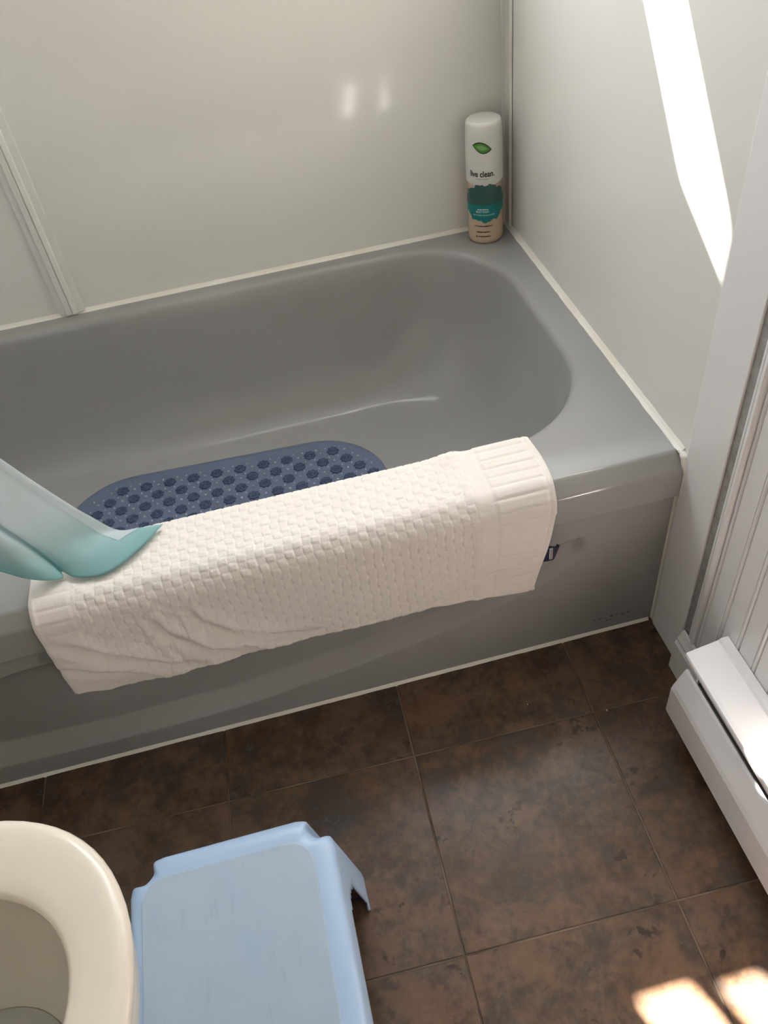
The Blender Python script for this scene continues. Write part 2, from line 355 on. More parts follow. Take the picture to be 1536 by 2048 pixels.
for j in range(NZ + 1):
    z = 0.3165 * (1 - j / NZ) + 0.0005
    rows.append([b.verts.new((x, apron_y(x, z), z)) for x in xs])
for A, B in zip(rows, rows[1:]):
    for i in range(NX): b.faces.new((A[i], A[i + 1], B[i + 1], B[i]))
ap = sharp(tpart('apron', b, 'tub'), 50)
# maker's stamp low on the apron, too worn to read
b = bmesh.new()
for k in range(7):
    x = -0.112 + k * 0.0105; zz = 0.034 + 0.0015 * math.sin(k * 2.1)
    bx(b, x, x + 0.0035 + 0.002 * (k % 2), -0.0004, 0.0006, zz, zz + 0.0022 + 0.0012 * (k % 3 == 0))
for k in range(2): bx(b, -0.088 + k * 0.006, -0.0845 + k * 0.006, -0.0004, 0.0006, 0.025, 0.0275)
tpart('stamp', b, 'stampink', False)['label'] = 'small faded dark stamp'

# caulk beads
def bead(name, path, r, dirs, label):
    loops = []
    for k, p in enumerate(path):
        rr = r * (0.93 + 0.14 * random.random()); p = Vector(p); d1, d2 = Vector(dirs[0]), Vector(dirs[1])
        loops.append([p, p + d1 * rr, p + d1 * rr * 0.45 + d2 * rr * 0.45, p + d2 * rr])
    return struct(obj(name, loft(loops, True, True, True), 'caulk', None, False), label)
def seg(a, b_, n): return [tuple(Vector(a).lerp(Vector(b_), k / n)) for k in range(n + 1)]
bead('trim_6', seg((-1.50, W, H), (-0.002, W, H), 90), 0.0068, ((0, -1, 0), (0, 0, 1)), 'white caulk bead between tub and back wall')
bead('trim_7', seg((0.0, W - 0.002, H), (0.0, 0.001, H), 60), 0.0085, ((-1, 0, 0), (0, 0, 1)), 'white caulk bead between tub and end wall')
bead('trim_8', seg((-1.50, 0.0, -0.0005), (-0.006, 0.0, -0.0005), 90), 0.0052, ((0, -1, 0), (0, 0, 1)), 'cream caulk bead along the foot of the tub apron')
bead('trim_11', seg((-0.0015, W - 0.0345, H + 0.006), (-0.0015, W - 0.0345, 1.9), 60), 0.0042, ((-1, 0, 0), (0, -1, 0)), 'thin upright caulk line beside the inside corner strip')
# lumpy end of the bead down the front corner of the tub
path = cr([(-0.002, 0.010, H + 0.001), (-0.002, -0.004, H - 0.001), (-0.002, -0.013, H - 0.022), (-0.002, -0.0135, H - 0.045), (-0.0015, -0.0130, H - 0.070), (-0.001, -0.0125, H - 0.092)], 6)
loops = []
for k, p in enumerate(path):
    t = k / (len(path) - 1); r = 0.0075 * (1 - sst(0.30, 0.5, t) * 0.72) * (0.88 + 0.24 * random.random())
    loops.append([(p.x - r * math.cos(a) * 0.9, p.y - r * math.sin(a) * 0.8, p.z + r * 0.3 * math.sin(a)) for a in [2 * PI * q / 8 for q in range(8)]])
struct(obj('trim_9', loft(loops, True, True, True), 'caulk', None, True), 'lumpy yellowed caulk at the front corner of the tub')
bead('trim_10', seg((-0.0, 0.0, 0.002), (-0.0, 0.0, 0.316), 40), 0.0022, ((-1, 0, 0), (0, -1, 0)), 'thin upright caulk bead between apron and end wall')

# ------------------------------------------------------------------ towel over the tub edge
TX_L, TX_R = -0.947, -0.203
path = cr([(0.150, 0.262), (0.135, 0.330), (0.1245, 0.366), (0.117, 0.3845), (0.104, 0.3962), (0.092, 0.3975), (0.05, 0.3975), (0.014, 0.3975), (0.002, 0.3945), (-0.0090, 0.3850), (-0.0165, 0.3715), (-0.0185, 0.340), (-0.0185, 0.30)], 10)
cum = [0]
for p, q in zip(path, path[1:]): cum.append(cum[-1] + (q - p).length)
S_TOP = cum[-1]                                # arc length where the straight front drop starts (z = .30)
def on_path(s):
    if s >= S_TOP: return -0.0185 + 0.002 * sst(0, 0.09, s - S_TOP), 0.30 - (s - S_TOP), (-1, 0)
    for k in range(len(cum) - 1):
        if s <= cum[k + 1]:
            t = (s - cum[k]) / (cum[k + 1] - cum[k]); p = path[k].lerp(path[k + 1], t); d = (path[k + 1] - path[k]).normalized()
            return p.x, p.y, (d.y, -d.x)
zend = [(-0.947, 0.226), (-0.90, 0.213), (-0.816, 0.2125), (-0.70, 0.2135), (-0.575, 0.214), (-0.45, 0.212), (-0.344, 0.206), (-0.26, 0.200), (-0.203, 0.197)]
FOLDS = [([(-0.760, 0.385), (-0.749, 0.350), (-0.735, 0.308), (-0.698, 0.265), (-0.645, 0.238), (-0.600, 0.228)], 0.0085, 0.0110),
         ([(-0.815, 0.385), (-0.804, 0.350), (-0.785, 0.298), (-0.735, 0.243), (-0.700, 0.225)], 0.0080, 0.0105),
         ([(-0.945, 0.348), (-0.921, 0.330), (-0.882, 0.290), (-0.805, 0.236), (-0.770, 0.226)], 0.0085, 0.0110),
         ([(-0.945, 0.285), (-0.900, 0.258), (-0.850, 0.235)], 0.0050, 0.0080),
         ([(-0.400, 0.214), (-0.330, 0.240), (-0.262, 0.268), (-0.225, 0.290)], 0.0040, 0.0100)]
NXT = 520; NS = 250; CELL = 0.0132; CELS = 0.0105
def gauss(d, w): return math.exp(-(d / w) ** 2)
b = bmesh.new(); rows = []; w0 = None
for i in range(NXT + 1):
    u = i / NXT; x = TX_L + (TX_R - TX_L) * u; L = S_TOP + (0.30 - lerp1(zend, x)); col = []
    for j in range(NS + 1):
        s = L * j / NS; y, z, nrm = on_path(s); nv = Vector((0, nrm[0], nrm[1]))
        front = s - (S_TOP - 0.085)                                 # distance below the front edge of the deck
        # basket weave
        zone = sst(-0.895, -0.875, x) * (1 - sst(-0.322, -0.306, x))
        cu = x / CELL + 0.10 * math.sin(s * 130); cv = s / CELS + 0.10 * math.sin(x * 110)
        fu, fv = cu - math.floor(cu), cv - math.floor(cv)
        pil = (min(1, 7 * fu * (1 - fu)) * min(1, 7 * fv * (1 - fv))) ** 0.6
        chk = (math.floor(cu) + math.floor(cv)) % 2
        h = 0.0012 + zone * pil * (0.0014 if chk else 0.0005)
        # ribbed end borders
        bz = sst(-0.290, -0.283, x) * (1 - sst(-0.216, -0.211, x)) + sst(-0.945, -0.940, x) * (1 - sst(-0.897, -0.890, x)) * 0.6
        fr = (s / 0.0195) % 1.0
        h += bz * 0.0018 * (1 - gauss(min(fr, 1 - fr), 0.11)) + (1 - zone) * 0.0010
        h += 0.0030 * gauss(x + 0.318, 0.010) * (0.6 + 0.4 * math.sin(s * 60 + 1))           # puckered seam of the border
        h += 0.0040 * gauss(x + 0.330, 0.022) * gauss(s - 0.150, 0.022)
        h += 0.0012 * gauss(x - TX_R + 0.004, 0.003) + 0.0012 * gauss(x - TX_L - 0.004, 0.003) + 0.0010 * gauss(L - s - 0.004, 0.003)
        # soft folds of the front drop, lower left
        fd = 0.0
        if front > 0:
            for pts, am, wd in FOLDS:
                zf = lerp1(pts, x); x1_, x2_ = pts[0][0], pts[-1][0]
                if x1_ - 0.02 < x < x2_ + 0.02:
                    fade = sst(x1_ - 0.02, x1_ + 0.02, x) * (1 - sst(x2_ - 0.03, x2_ + 0.02, x))
                    slope = lerp1(pts, x + 0.005) - lerp1(pts, x - 0.005); cosn = 1 / math.hypot(1, slope / 0.01)
                    d = (z - zf) * cosn; room = (1 - sst(0.318, 0.350, z)) * 0.7 + 0.3; fade *= 1 - 0.9 * sst(0.315, 0.362, z)
                    fd += fade * am * (0.85 * gauss(d - 1.5 * wd, wd * 1.1) - room * gauss(d, wd) + 0.55 * gauss(d + 1.6 * wd, wd * 1.2))
            fd += 0.004 * sst(0.03, 0.14, front) * gauss(x + 0.955, 0.07) + 0.004 * sst(0.05, 0.15, front) * (0.5 + 0.5 * math.sin(x * 23 + 0.6))
            fd += 0.006 * sst(0.02, 0.08, front) * (1 - sst(0.08, 0.15, front)) * gauss(x + 0.24, 0.09)
        p = Vector((x, y, z)) + nv * (h + fd)
        if front > 0:                                                # ends of the drop swing inwards a little
            p.x -= 0.030 * min(1, max(0, (front - 0.03) / 0.15)) * sst(-0.36, -0.2, x)
        p.x += (0.006 * gauss(y - 0.045, 0.05) if front < 0.03 else 0) * sst(-0.26, -0.2, x)
        col.append(b.verts.new(p))
    rows.append(col)
for A, B in zip(rows, rows[1:]):
    for j in range(NS): b.faces.new((A[j], A[j + 1], B[j + 1], B[j]))
tw = obj('bath_towel', b, 'towel', None, True)
md = tw.modifiers.new('thickness', 'SOLIDIFY'); md.thickness = 0.0022; md.offset = 0.0
tag(tw, 'cream basket-weave towel draped over the front edge of the tub', 'towel')
# woven label sewn to the right edge
lp = [(-0.0165, 0.0), (-0.0175, 0.006), (-0.0150, 0.012), (-0.0120, 0.016)]
loops = [[(-0.219 + dx, -0.0190 + dy, 0.2900 - 0.20 * dx - 9 * dx * dx), (-0.2235 + dx * 0.94, -0.0185 + dy, 0.2545 - 0.10 * dx)] for dx, dy in ((0, 0), (0.007, -0.0018), (0.015, -0.0022), (0.023, -0.0010), (0.0275, 0.0030), (0.024, 0.0060))]
lb = obj('label_tag', loft(loops, False), 'navy', tw, True); lb.modifiers.new('thickness', 'SOLIDIFY').thickness = 0.0008
lb['label'] = 'navy cloth label sewn to the edge'
b = bmesh.new(); bx(b, -0.2100, -0.2050, -0.0224, -0.0216, 0.2585, 0.2830); pr = obj('print', b, 'tagprint', lb)
b = bmesh.new()
for k in range(9): bx(b, -0.2090, -0.2062 + 0.0005 * (k % 2), -0.0227, -0.0222, 0.2597 + k * 0.0025, 0.2606 + k * 0.0025)
obj('lettering', b, 'navy', lb)

# ------------------------------------------------------------------ bath mat with suction cups
MZ = ZB + 0.001; MA = -0.061; MC = (-0.714, 0.400)
bmat = tag(empty('bath_mat', (MC[0], MC[1], MZ), MA), 'blue oval non-slip bath mat lying on the floor of the tub', 'bath mat')
HL, HW = 0.335, 0.187
def mat_ring(d, z, r=0.150): return [(x, y, z) for x, y in rrect(-HL + d, HL - d, -HW + d, HW - d, r - d, 16)]
obj('sheet', loft([mat_ring(0, 0), mat_ring(0.0006, 0.0022), mat_ring(0.003, 0.0032), mat_ring(0.011, 0.0030), mat_ring(0.013, 0.0024)], True, True, True), 'matblue', bmat, True)
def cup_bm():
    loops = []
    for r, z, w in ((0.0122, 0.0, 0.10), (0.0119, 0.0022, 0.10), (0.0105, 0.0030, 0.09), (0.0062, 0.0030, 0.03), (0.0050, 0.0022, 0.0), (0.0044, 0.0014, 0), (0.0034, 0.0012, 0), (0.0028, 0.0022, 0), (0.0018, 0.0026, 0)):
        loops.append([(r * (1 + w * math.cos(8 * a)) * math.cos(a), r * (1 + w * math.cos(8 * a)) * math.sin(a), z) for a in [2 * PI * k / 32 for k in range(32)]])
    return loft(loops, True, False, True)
cup = None; bumps = bmesh.new(); DX = 0.0496; DY = 0.0297
def inside(x, y, mrg):
    r = 0.150; ax, ay = abs(x), abs(y)
    if ax > HL - mrg or ay > HW - mrg: return False
    cx_, cy_ = HL - r, HW - r
    return not (ax > cx_ and ay > cy_) or math.hypot(ax - cx_, ay - cy_) < r - mrg
for j in range(-7, 8):
    for i in range(-8, 9):
        x = i * DX - (j % 2) * DX / 2 + 0.009; y = j * DY - 0.0075 + 0.0015
        if inside(x, y, 0.025):
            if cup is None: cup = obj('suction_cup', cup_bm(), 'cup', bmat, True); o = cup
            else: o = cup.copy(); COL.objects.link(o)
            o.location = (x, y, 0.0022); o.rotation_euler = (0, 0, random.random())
        for dx, dy, r in ((DX / 2, 0, 0.0030), (DX * 0.30, DY * 0.45, 0.0021), (-DX * 0.30, DY * 0.45, 0.0021), (DX * 0.19, -DY * 0.62, 0.0017), (-DX * 0.19, -DY * 0.62, 0.0017)):
            if inside(x + dx, y + dy, 0.017):
                bmesh.ops.create_icosphere(bumps, subdivisions=1, radius=r * 1.25, matrix=Matrix.Translation((x + dx, y + dy, 0.0026)) @ Matrix.Diagonal((1, 1, 0.7, 1)))
tag(obj('bumps', bumps, 'bead', bmat, True), 'small pale raised dots between the cups', None, None, 'stuff')

# ------------------------------------------------------------------ soap bottle in the corner
BX, BY, BR = -0.060, 0.744, 0.0358
ang = math.atan2(-0.79 - BY, -0.541 - BX)
bot = tag(empty('soap_bottle', (BX, BY, H), ang), 'tall body wash bottle with white cap and teal label in the tub corner', 'bottle')
def lathe(prof, n=48): return loft([[(r * math.cos(2 * PI * k / n), r * math.sin(2 * PI * k / n), z) for k in range(n)] for r, z in prof], True, True, True)
obj('body', lathe([(0.030, 0), (0.0335, 0.0008), (BR - 0.0004, 0.006), (BR, 0.014), (BR, 0.105), (BR - 0.0003, 0.122), (BR - 0.002, 0.126)]), 'soap', bot, True)
capz = 0.124
def cap_loop(r, z, dip=0):
    out = []
    for k in range(64):
        a = 2 * PI * k / 64; rr = r
        out.append((rr * math.cos(a), rr * math.sin(a), z + dip * (0.5 - 0.5 * math.cos(2 * a))))
    return out
obj('cap', loft([cap_loop(BR - 0.001, capz - 0.004, 0.004), cap_loop(BR + 0.0004, capz - 0.003, 0.005), cap_loop(BR + 0.0006, capz + 0.012), cap_loop(BR + 0.0002, 0.200), cap_loop(BR - 0.0006, 0.222), cap_loop(BR - 0.0014, 0.2320), cap_loop(BR - 0.0032, 0.2362), cap_loop(BR - 0.0065, 0.2378), cap_loop(BR - 0.012, 0.2372), cap_loop(BR - 0.018, 0.2365)], True, True, True), 'capwhite', bot, True)
def wrap(poly, z0, m, name, dr=0.0008, parent=bot, a0=0.0):      # flat outline (u to the right, v up) laid on the round bottle
    R_ = BR + dr; mu = sum(p[0] for p in poly) / len(poly); mv = sum(p[1] for p in poly) / len(poly); loops = []
    for f in (1, 0.85, 0.7, 0.55, 0.4, 0.25, 0.1):
        loops.append([(R_ * math.cos((mu + (u - mu) * f) / R_), R_ * math.sin((mu + (u - mu) * f) / R_), z0 + mv + (v - mv) * f) for u, v in poly])
    return obj(name, loft(loops, True, False, True), m, parent)
def text(body, width, zc, m, dr=0.0008, u0=0.0, name='lettering', bold=0.0, tilt=0.0):
    cu = bpy.data.curves.new('t', 'FONT'); cu.body = body; cu.align_x = 'CENTER'; cu.align_y = 'CENTER'; cu.resolution_u = 3; cu.offset = bold
    t = bpy.data.objects.new('t', cu); COL.objects.link(t); bpy.context.view_layer.update()
    me = bpy.data.meshes.new_from_object(t.evaluated_get(bpy.context.evaluated_depsgraph_get())); bpy.data.objects.remove(t)
    xs_ = [v.co.x for v in me.vertices]; k = width / (max(xs_) - min(xs_)); mid_ = (max(xs_) + min(xs_)) / 2
    R_ = BR + dr
    for v in me.vertices:
        a = ((v.co.x - mid_) * k + u0) / R_; v.co = Vector((R_ * math.cos(a), R_ * math.sin(a), zc + v.co.y * k * 1.25 + tilt * (v.co.x - mid_) * k))
    return obj(name, me, m, bot)
def leaf(s, n=14):
    top = [(-0.019 + 0.038 * k / n, 0.0105 * math.sin(PI * k / n) ** 0.8 + 0.004 - 0.009 * k / n) for k in range(n + 1)]
    bo = [(-0.019 + 0.038 * k / n, -0.0105 * math.sin(PI * k / n) ** 0.9 + 0.004 - 0.009 * k / n) for k in range(n - 1, 0, -1)]
    return [(x * s[0], (y + 0.0) * s[1]) for x, y in top + bo][::-1]
LU = -0.004
def sh(p, du=LU, dv=0): return [(u + du, v + dv) for u, v in p]
wrap(sh(leaf((1, 1))), 0.196, 'dkgreen', 'leaf_logo', 0.0008)['label'] = 'green leaf emblem'
wrap(sh(leaf((0.88, 0.80))), 0.196, 'green', 'leaf_logo', 0.0011); wrap(sh(leaf((0.55, 0.42))), 0.196, 'lime', 'leaf_logo', 0.0014)
text('live clean.', 0.050, 0.1455, 'brownink', 0.0013, LU - 0.001, bold=0.022)
nb = 64; fl_ = []
for k in range(nb):
    a = 2 * PI * k / nb; rr = 0.0345 * (1 + 0.05 * math.sin(11 * a) + 0.04 * math.sin(23 * a + 1)); fl_.append((rr * math.cos(a) * 1.42, rr * math.sin(a) * 1.10))
wrap(fl_, 0.0865, 'dkteal', 'label_print', 0.0006)['label'] = 'dark teal flower print'
band = [(u, v) for u, v in fl_ if v < -0.003] + [(-0.030 + 0.06 * k / 12, -0.003) for k in range(13)]
band.sort(key=lambda p: math.atan2(p[1] + 0.016, p[0])); wrap(band, 0.0865, 'teal', 'label_print', 0.0010)
text('BODY WASH', 0.026, 0.0700, 'whiteink', 0.0014, LU - 0.002, bold=0.012); text('NETTOYANT POUR LE CORPS', 0.046, 0.0630, 'whiteink', 0.0014, LU + 0.001)
rnd = random.Random(3)
for zc, wdt, ink in ((0.0400, 0.036, 'brownink'), (0.0275, 0.028, 'brownink'), (0.0180, 0.031, 'brownink'), (0.1362, 0.024, 'greyink'), (0.0750, 0.022, 'whiteink')):   # small print too fine to read
    b = bmesh.new(); u = -wdt / 2 + LU - 0.001
    while u < wdt / 2 + LU - 0.001:
        w_ = 0.0007 + 0.0010 * rnd.random(); hh = 0.0007 + 0.0008 * rnd.random(); R_ = BR + 0.0014
        vs_ = [b.verts.new((R_ * math.cos(uu / R_), R_ * math.sin(uu / R_), zc + vv)) for uu, vv in ((u, -hh), (u + w_, -hh), (u + w_, hh), (u, hh))]
        b.faces.new(vs_); u += w_ + 0.00035
    obj('small_print', b, ink, bot)

# ------------------------------------------------------------------ shower curtain, gathered at the left and trailing onto the towel
C0 = [   # rows from hem upwards; each row from the free side edge leftwards through the folds
 [(-0.757, 0.094, 0.4085), (-0.783, 0.064, 0.4095), (-0.808, 0.040, 0.4095), (-0.832, 0.026, 0.4085), (-0.853, 0.023, 0.4075), (-0.882, 0.031, 0.4075), (-0.900, 0.046, 0.4090), (-0.898, 0.034, 0.4085), (-0.915, 0.026, 0.418), (-0.940, 0.026, 0.432), (-0.972, 0.034, 0.452), (-1.03, 0.055, 0.47), (-1.08, 0.03, 0.44), (-1.14, 0.06, 0.44)],
 [(-0.785, 0.097, 0.4085), (-0.806, 0.078, 0.413), (-0.828, 0.060, 0.416), (-0.848, 0.048, 0.416), (-0.866, 0.043, 0.416), (-0.895, 0.046, 0.416), (-0.909, 0.058, 0.416), (-0.906, 0.040, 0.420), (-0.922, 0.032, 0.436), (-0.945, 0.030, 0.452), (-0.975, 0.036, 0.472), (-1.03, 0.06, 0.49), (-1.08, 0.035, 0.46), (-1.14, 0.065, 0.46)],
 [(-0.820, 0.100, 0.4100), (-0.836, 0.093, 0.418), (-0.852, 0.084, 0.425), (-0.868, 0.076, 0.430), (-0.885, 0.066, 0.434), (-0.908, 0.056, 0.436), (-0.920, 0.064, 0.438), (-0.918, 0.047, 0.440), (-0.932, 0.036, 0.456), (-0.952, 0.033, 0.472), (-0.980, 0.040, 0.495), (-1.035, 0.065, 0.52), (-1.085, 0.04, 0.50), (-1.14, 0.07, 0.50)],
 [(-0.848, 0.102, 0.4470), (-0.858, 0.097, 0.452), (-0.871, 0.088, 0.457), (-0.885, 0.078, 0.461), (-0.900, 0.067, 0.464), (-0.920, 0.054, 0.466), (-0.931, 0.062, 0.470), (-0.930, 0.047, 0.472), (-0.944, 0.038, 0.486), (-0.962, 0.036, 0.500), (-0.992, 0.044, 0.524), (-1.045, 0.07, 0.56), (-1.09, 0.045, 0.55), (-1.145, 0.075, 0.55)],
 [(-0.872, 0.100, 0.4910), (-0.880, 0.096, 0.494), (-0.891, 0.087, 0.497), (-0.904, 0.077, 0.499), (-0.918, 0.066, 0.500), (-0.935, 0.053, 0.500), (-0.946, 0.062, 0.505), (-0.946, 0.047, 0.507), (-0.958, 0.040, 0.520), (-0.975, 0.038, 0.533), (-1.006, 0.048, 0.558), (-1.055, 0.074, 0.60), (-1.10, 0.05, 0.60), (-1.15, 0.08, 0.60)],
 [(-0.912, 0.094, 0.5800), (-0.918, 0.091, 0.581), (-0.928, 0.084, 0.582), (-0.940, 0.075, 0.582), (-0.952, 0.065, 0.581), (-0.968, 0.053, 0.580), (-0.978, 0.062, 0.585), (-0.979, 0.048, 0.588), (-0.990, 0.042, 0.600), (-1.005, 0.040, 0.612), (-1.034, 0.052, 0.635), (-1.08, 0.078, 0.68), (-1.12, 0.055, 0.69), (-1.17, 0.085, 0.69)],
]
last = C0[-1]
for zz, shx, sq in ((0.85, -0.11, 0.92), (1.25, -0.22, 0.85), (1.92, -0.30, 0.80)):
    xm = sum(p[0] for p in last) / len(last)
    C0.append([(xm + (p[0] - xm) * sq + shx, 0.055 + (p[1] - 0.060) * 1.3, zz + (p[2] - 0.62) * max(0, 1 - (zz - 0.6) / 0.8)) for p in last])
rowsC = [cr(r_, 5) for r_ in C0]
cols = [cr([rw[i] for rw in rowsC], 6) for i in range(len(rowsC[0]))]
b = bmesh.new(); dye = b.verts.layers.float.new('dye'); V = []
nr = len(cols[0])
for i, c_ in enumerate(cols):
    L = []
    for k, p in enumerate(c_):
        v = b.verts.new(p); t = k / 6.0; v[dye] = 1.0 - 0.16 * t if t < 1.4 else max(0.0, 0.776 - 0.13 * (t - 1.4)); L.append(v)
    V.append(L)
for A, B in zip(V, V[1:]):
    for k in range(nr - 1): b.faces.new((A[k], A[k + 1], B[k + 1], B[k]))
cu = obj('shower_curtain', b, 'curtain', None, True); cu.modifiers.new('thickness', 'SOLIDIFY').thickness = 0.0008
tag(cu, 'pale teal ombre shower curtain trailing onto the towel at the left', 'curtain')
# doubled side hem and bottom hem, stitched strips
b = bmesh.new(); dye = b.verts.layers.float.new('dye'); V2 = []
for i in range(0, 8):
    L = []
    for k in range(7, nr):
        p = cols[i][k]; q = cols[min(i + 1, len(cols) - 1)][k]; e_ = (cols[i][min(k + 1, nr - 1)] - cols[i][k - 1]); nn = e_.cross(q - p).normalized()
        if nn.dot(Vector((0.3, -0.7, 0.65))) < 0: nn = -nn
        v = b.verts.new(p + nn * 0.0012); v[dye] = max(0.0, 0.28 - 0.03 * k / 6); L.append(v)
    V2.append(L)
for A, B in zip(V2, V2[1:]):
    for k in range(len(A) - 1): b.faces.new((A[k], A[k + 1], B[k + 1], B[k]))
obj('side_hem', b, 'curtain', cu, True)
rod = tag(empty('curtain_rod', (-0.78, 0.06, 1.95)), 'straight chrome shower curtain rod above the tub front', 'curtain rod')
b = bmesh.new(); bmesh.ops.create_cone(b, cap_ends=True, segments=20, radius1=0.0125, radius2=0.0125, depth=1.556, matrix=Matrix.Rotation(PI / 2, 4, 'Y')); obj('tube', b, 'chrome', rod, False)
for sx in (-0.777, 0.775):
    b = bmesh.new(); bmesh.ops.create_cone(b, cap_ends=True, segments=24, radius1=0.027, radius2=0.022, depth=0.006, matrix=Matrix.Translation((sx, 0, 0)) @ Matrix.Rotation(PI / 2, 4, 'Y')); obj('flange', b, 'chrome', rod, False)

# ------------------------------------------------------------------ step stool
SX0, SX1, SY0, SY1, SZ = -0.878, -0.617, -0.690, -0.290, 0.200
st = tag(empty('step_stool', ((SX0 + SX1) / 2, (SY0 + SY1) / 2, 0)), 'light blue plastic step stool standing on the brown floor', 'step stool')
scx, scy = (SX0 + SX1) / 2, (SY0 + SY1) / 2; sw, sd = (SX1 - SX0) / 2, (SY1 - SY0) / 2
def stool_ring(d, z, notch, n=6, round_=0.010):       # rectangle with concave corners; d = outward offset
    hw, hd = sw + d, sd + d; pts = []
    for sx, sy in ((1, 1), (-1, 1), (-1, -1), (1, -1)):
        A = (hw, hd - notch - 0.012); B = (hw - 0.004, hd - notch); Cc = (hw - notch * 0.62, hd - notch + 0.001); D = (hw - notch + 0.0005, hd - notch * 0.62); E_ = (hw - notch, hd - 0.004); F = (hw - notch - 0.012, hd)
        q = [Vector((p[0], p[1])) for p in cr([A, B, Cc, D, E_, F], n)]
        q = [(sx * p.x, sy * p.y) for p in q]
        if sx * sy < 0: q = q[::-1]
        pts += q
        nx = None
        # straight side to the next corner, subdivided
        a = q[-1]
        if (sx, sy) == (1, 1): e_ = (-a[0], a[1])
        elif (sx, sy) == (-1, 1): e_ = (a[0], -a[1])
        elif (sx, sy) == (-1, -1): e_ = (-a[0], a[1])
        else: e_ = (a[0], -a[1])
        for k in range(1, 40): pts.append((a[0] + (e_[0] - a[0]) * k / 40, a[1] + (e_[1] - a[1]) * k / 40))
    return [(x, y, z) for x, y in pts]
NT = 0.030
def soft_ring(d, z): return [(x, y, z) for x, y in rrect(-sw + d, sw - d, -sd + d, sd - d, 0.030, 10)]
specs = [(-0.030, SZ - 0.0012, 0.018), (-0.022, SZ - 0.0006, 0.021), (-0.012, SZ - 0.0018, 0.025), (-0.005, SZ - 0.004, 0.028), (-0.001, SZ - 0.008, NT), (0.001, SZ - 0.014, NT)]
nsk = 26
for k in range(1, nsk + 1): specs.append((0.001 + 0.020 * k / nsk, (SZ - 0.014) * (1 - k / nsk), NT))
R = [stool_ring(*s_) for s_ in specs]
b = bmesh.new(); VV = [[b.verts.new(p) for p in r_] for r_ in R]; n = len(R[0])
for li in range(len(R) - 1):
    for i in range(n):
        j = (i + 1) % n; p = [R[li][i], R[li][j], R[li + 1][j], R[li + 1][i]]
        mx_ = sum(v[0] for v in p) / 4; my_ = sum(v[1] for v in p) / 4; mz_ = sum(v[2] for v in p) / 4
        if mz_ < SZ - 0.02:                                   # arched openings between the legs
            along = abs(mx_) / (sw - 0.060) if abs(my_) > sd - 0.012 else (abs(my_) / (sd - 0.062) if abs(mx_) > sw - 0.012 else 9)
            if along < 1 and mz_ < 0.150 - 0.05 * along ** 6 * 1.0: continue
        b.faces.new((VV[li][i], VV[li][j], VV[li + 1][j], VV[li + 1][i]))
b.faces.new(VV[0])
so = obj('frame', b, 'stool', st, True); md = so.modifiers.new('thickness', 'SOLIDIFY'); md.thickness = 0.0035; md.offset = -1
def pad_ring(d, z):
    return [(x, y, z) for x, y in rrect(-sw + 0.017 + d, sw - 0.026 - d, -sd + 0.030 + d, sd - 0.030 - d, 0.032, 10)]
obj('tread_pad', loft([pad_ring(-0.001, SZ - 0.003), pad_ring(-0.0002, SZ + 0.0006), pad_ring(0.0012, SZ + 0.0012)], True, False, True), 'pad', st, False)['label'] = 'greyer scuffed tread panel'

# ------------------------------------------------------------------ toilet, facing right, tank against the left wall
TCY = -0.497
to = tag(empty('toilet', (-1.10, TCY, 0)), 'cream toilet with its seat down beside the blue stool', 'toilet')
def egg(xc, lf, lb, hw, z, n=64, p=2.25):        # lf: front half length (+x), lb: back half length
    out = []
    for k in range(n):
        a = 2 * PI * k / n; c_, s_ = math.cos(a), math.sin(a)
        ex = (abs(c_) ** (2 / p)) * (1 if c_ > 0 else -1); ey = (abs(s_) ** (2 / p)) * (1 if s_ > 0 else -1)
        out.append((xc + (lf if c_ > 0 else lb) * ex, hw * ey, z))
    return out
ox = 0.10                                        # local x of the widest point
def seg_egg(d, z): return egg(ox - 0.0, 0.198 - d, 0.230 - d, 0.190 - d, z)
def hole_egg(d, z): return egg(ox - 0.0, 0.137 + d, 0.150 + d, 0.113 + d, z, p=2.1)
# seat
loops = [hole_egg(0.004, 0.403), hole_egg(0.0, 0.407), hole_egg(0.001, 0.414), hole_egg(0.006, 0.4175)]
def mixl(A, B, t, z): return [(a[0] + (b_[0] - a[0]) * t, a[1] + (b_[1] - a[1]) * t, z) for a, b_ in zip(A, B)]
hA, sB = hole_egg(0.006, 0), seg_egg(0.012, 0)
for t, z in ((0.3, 0.4205), (0.6, 0.4235), (0.85, 0.4255), (1.0, 0.4258)): loops.append(mixl(hA, sB, t, z))
loops += [seg_egg(0.006, 0.4245), seg_egg(0.002, 0.4205), seg_egg(0.0, 0.415), seg_egg(0.001, 0.408), seg_egg(0.005, 0.403)]
loops.append(loops[0])
obj('seat', loft(loops, True), 'seat', to, True)
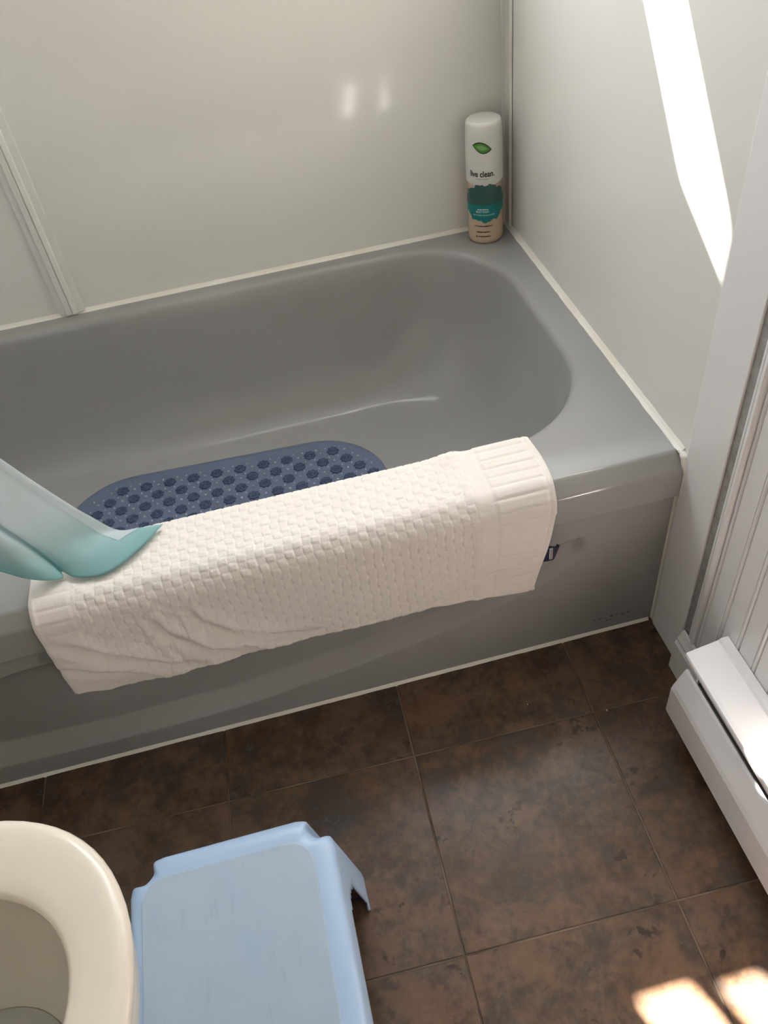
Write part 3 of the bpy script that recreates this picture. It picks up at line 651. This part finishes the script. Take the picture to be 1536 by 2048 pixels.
# bowl: outside, rim, inside
out = [(0.205, 0.0, 0.115, 0.16, 0.0), (0.205, 0.0, 0.110, 0.155, 0.02), (0.20, 0.0, 0.098, 0.13, 0.10), (0.20, 0.0, 0.105, 0.15, 0.19), (0.21, 0.0, 0.145, 0.185, 0.28), (0.22, 0.0, 0.178, 0.21, 0.35), (0.22, 0.0, 0.186, 0.205, 0.385), (0.22, 0.0, 0.184, 0.200, 0.398)]
loops = []
for (lf_, _, hw_, lb_, z_) in out:
    f_ = (0.10 if z_ < 0.15 else 0.10 + 0.085 * sst(0.15, 0.37, z_)); loops.append(egg(ox, f_, lb_ + 0.05, hw_, z_))
loops.append(egg(ox, 0.178, 0.235, 0.176, 0.4015)); loops.append(egg(ox, 0.150, 0.18, 0.140, 0.400))
for f_, bk_, hw_, z_ in ((0.137, 0.15, 0.125, 0.385), (0.142, 0.155, 0.130, 0.36), (0.135, 0.15, 0.124, 0.32), (0.115, 0.13, 0.105, 0.26), (0.085, 0.10, 0.075, 0.21), (0.055, 0.07, 0.05, 0.17), (0.03, 0.04, 0.03, 0.155)): loops.append(egg(ox - 0.02 * sst(0.36, 0.2, z_), f_, bk_, hw_, z_, p=2.0))
obj('bowl', loft(loops, True, True, True), 'china', to, True)
obj('water', loft([egg(ox - 0.02, 0.082, 0.096, 0.072, 0.207, p=2.0), egg(ox - 0.02, 0.070, 0.085, 0.062, 0.2075, p=2.0)], True, False, True), 'water', to, True)
tk = obj('tank', boxmesh(-0.445, -0.255, -0.215, 0.215, 0.385, 0.735, 0.022, 4), 'china', to, True)
obj('tank_lid', boxmesh(-0.452, -0.245, -0.225, 0.225, 0.736, 0.768, 0.012, 3), 'china', to, True)
obj('neck', boxmesh(-0.40, -0.10, -0.10, 0.10, 0.22, 0.392, 0.03, 3), 'china', to, True)
ld = obj('lid', loft([egg(0, 0.225, 0.19, 0.185, 0.0), egg(0, 0.230, 0.194, 0.190, 0.006), egg(0, 0.230, 0.194, 0.190, 0.012), egg(0, 0.222, 0.186, 0.182, 0.018)], True, True, True), 'seat', to, True)
ld.rotation_euler = (0, -PI / 2 - 0.10, 0); ld.location = (-0.195, 0, 0.645)
hd = obj('flush_handle', boxmesh(-0.253, -0.243, 0.10, 0.17, 0.675, 0.69, 0.004, 2), 'chrome', to, True)

# ------------------------------------------------------------------ baseboard heater
HY0, HY1 = -0.197, -1.30
ht = tag(empty('baseboard_heater', (-0.045, (HY0 + HY1) / 2, 0)), 'white electric baseboard heater along the right-hand wall', 'heater')
def hpart(name, bm, m, sm=False):
    o = obj(name, bm, m, None, sm); o.parent = ht; o.matrix_parent_inverse = Matrix.Translation(ht.location).inverted(); return o
hpart('back_plate', sweep_y([(-0.0168, 0.02), (-0.0185, 0.02), (-0.0185, 0.19), (-0.0168, 0.19)], HY0 - 0.012, HY1), 'heater')
top = [(-0.0012, 0.2025), (-0.0125, 0.2025), (-0.0165, 0.1985), (-0.0215, 0.1975), (-0.058, 0.1885), (-0.0635, 0.1865), (-0.0650, 0.1830), (-0.0640, 0.1760), (-0.0625, 0.1760), (-0.0630, 0.1822), (-0.0570, 0.1870), (-0.0200, 0.1955), (-0.0012, 0.1955)]
hpart('top_cover', sweep_y(top, HY0 + 0.002, HY1), 'heater')
fc = [(-0.0560, 0.1500), (-0.0590, 0.1525), (-0.0625, 0.1500), (-0.0760, 0.1180), (-0.0785, 0.1090), (-0.0785, 0.0480), (-0.0720, 0.0330), (-0.0690, 0.0335), (-0.0765, 0.0490), (-0.0765, 0.1085), (-0.0740, 0.1170), (-0.0605, 0.1480)]
hpart('front_cover', sweep_y(fc, HY0 - 0.004, HY1), 'heater')
hpart('element', sweep_y([(-0.019, 0.055), (-0.0600, 0.055), (-0.0600, 0.145), (-0.019, 0.165)], HY0 - 0.030, HY1), 'fins')
hpart('foot', boxmesh(-0.050, -0.0190, HY0 - 0.046, HY0 - 0.034, 0.0, 0.055), 'heater'); hpart('foot', boxmesh(-0.070, -0.0190, HY1, HY1 + 0.012, 0.0, 0.055), 'heater')
hpart('end_bracket', sweep_y([(-0.0190, 0.03), (-0.0680, 0.036), (-0.0740, 0.05), (-0.0740, 0.108), (-0.0570, 0.150), (-0.0570, 0.180), (-0.0190, 0.188)], HY0 - 0.030, HY0 - 0.026), 'heater')

# ------------------------------------------------------------------ crumbs on the floor
for k, (x, y, s_, lab) in enumerate(((-0.1505, -0.152, 0.0022, 'tiny white crumb on the tile near the heater corner'), (-0.2700, -0.1045, 0.0013, 'tiniest white speck on the tile nearer the tub'))):
    b = bmesh.new(); bmesh.ops.create_icosphere(b, subdivisions=1, radius=s_)
    for v in b.verts: v.co = Vector((v.co.x * 0.6, v.co.y, v.co.z * 0.5)) * (0.85 + 0.3 * random.random())
    o = obj('crumb', b, 'crumb', None, True); o.location = (x, y, s_ * 0.45); tag(o, lab, 'crumb', 'crumbs on the floor')
